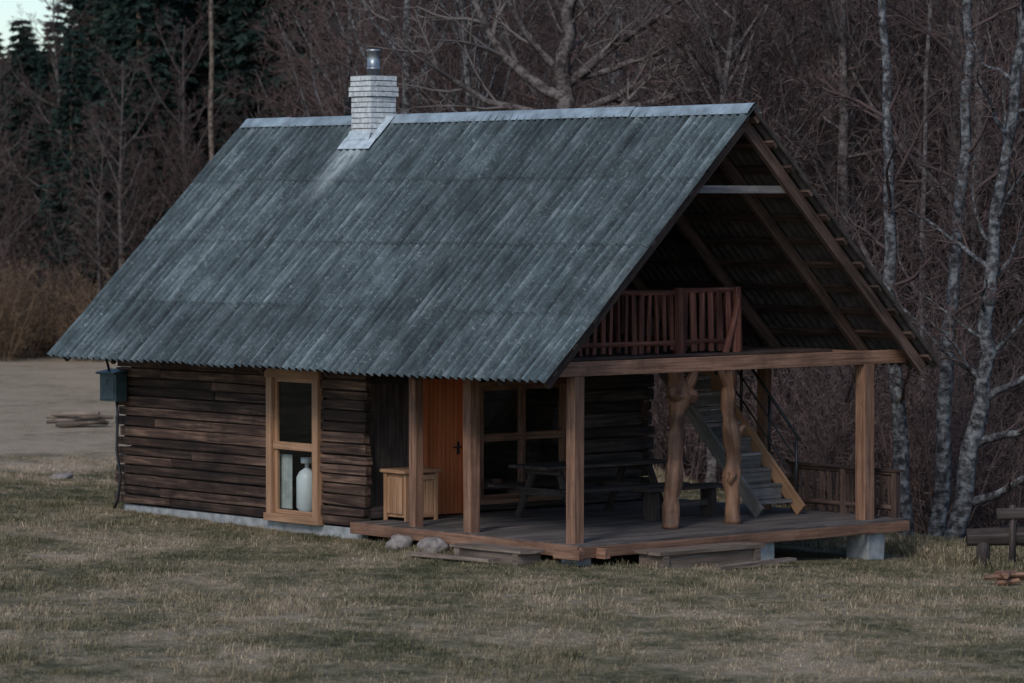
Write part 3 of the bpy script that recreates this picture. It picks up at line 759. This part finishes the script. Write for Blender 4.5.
mb.obj("log_bench",[M_dark],None,True)
mb=MB(); x,y=vw(45,latof(1008,45)); z=gz(x,y)
for i in range(12):
    a=U(0,3.14); l=U(.2,.34); dx,dy=math.cos(a)*l/2,math.sin(a)*l/2; ox,oy,oz=U(-.14,.14),U(-.1,.1),.04+.05*(i//4)
    mb.tube([(x+ox-dx,y+oy-dy,z+oz),(x+ox+dx,y+oy+dy,z+oz+U(0,.04))],[U(.03,.04)]*2,7,0,.9)
mb.obj("firewood",[M_knot],None)

# ------------------------------------------------------------------ grass tufts
def tuft(seed,n,rad,h0,h1,w):
    random.seed(seed); mb=MB()
    for i in range(n):
        a=U(0,6.28); r=rad*math.sqrt(R()); b=Vector((math.cos(a)*r,math.sin(a)*r,-.01)); h=U(h0,h1)
        a2=U(0,6.28); ln=Vector((math.cos(a2),math.sin(a2),0))*h*U(.2,1.1); s=Vector((-math.sin(a2+U(-1,1)),math.cos(a2),0))*w*U(.6,1.2)
        m_=b+ln*.35+Vector((0,0,h*.65)); t_=b+ln+Vector((0,0,h*U(.7,1))); t=R()
        k=len(mb.V); mb.V+=[b-s,b+s,m_+s*.7,m_-s*.7,t_]; mb.face([k,k+1,k+2,k+3],[(0,0)]*4,t,0); mb.face([k+3,k+2,k+4],[(0,0)]*3,t,0)
    return mb
m=NT("grass_blades",.9,.1); c,n2,n3,D_,sp=grasscolor(m); k=m.math('MULTIPLY_ADD',m.attr(),.9,.8)
m.col(m.mix(1.0,c,m.gray(k),'MULTIPLY')); M_grass=m.m
gr=empty("grass")
tf=[tuft(1,34,.17,.02,.05,.004).mesh("tuft",[M_grass]),tuft(2,30,.14,.03,.07,.0045).mesh("tuft",[M_grass]),tuft(3,40,.16,.04,.12,.004).mesh("tuft",[M_grass])]
pl=[[],[],[]]; random.seed(3)
for i in range(14000):
    D=33+R()**.8*37; l=latof(U(-60,1090),D); x,y=vw(D,l)
    if -11<x<-.25 and -2.9<y<3.4: continue
    k=0 if R()<.6 else (1 if R()<.85 else 2)
    if noise.noise(Vector((x*.5,y*.5,1)))>.2 and R()<.45: k=2
    pl[k].append((x,y,gz(x,y),U(0,6.28),U(.7,1.3)))
for i in range(500):
    x=U(-11,-.3); y=-2.95-abs(random.gauss(0,.1)); pl[2].append((x,y,gz(x,y),U(0,6.28),U(.4,.9)))
for i in range(900):
    x=U(-2,9); y=4.6-.4*x+U(-1.2,2.2); pl[2].append((x,y,gz(x,y),U(0,6.28),U(1,2.2)))
for m_,p_ in zip(tf,pl): instancer("grass_tufts",m_,p_,gr)

# ------------------------------------------------------------------ light, sky, camera
w=bpy.data.worlds.new("World"); sc.world=w; w.use_nodes=True; nt=w.node_tree
sky=nt.nodes.new("ShaderNodeTexSky"); sky.sky_type='NISHITA'; sky.sun_disc=False
el=math.radians(38); sd=Vector((.5,-1,0)).normalized()
sky.sun_elevation=el; sky.sun_rotation=math.atan2(sd.x,sd.y); sky.air_density=1.0; sky.dust_density=.8; sky.ozone_density=3.0
bg=nt.nodes["Background"]; nt.links.new(sky.outputs[0],bg.inputs[0]); bg.inputs[1].default_value=.15
sl=bpy.data.lights.new("sun",'SUN'); sl.energy=1.6; sl.angle=math.radians(14); sl.color=(1,.945,.88)
so=bpy.data.objects.new("sun",sl); LINK(so); dv=Vector((sd.x*math.cos(el),sd.y*math.cos(el),math.sin(el))); so.rotation_euler=dv.to_track_quat('Z','Y').to_euler()
cam=bpy.data.cameras.new("Camera"); co=bpy.data.objects.new("Camera",cam); LINK(co); sc.camera=co
cam.sensor_width=36; cam.lens=3599.77/1024*36; cam.clip_end=3000
co.location=(33.7496,-33.6847,4.3192); co.rotation_euler=(math.pi/2-.0372,0,.8536)
cam.dof.use_dof=True; cam.dof.focus_distance=48; cam.dof.aperture_fstop=2.4
sc.view_settings.view_transform='Standard'; sc.view_settings.look='None'; sc.view_settings.exposure=0
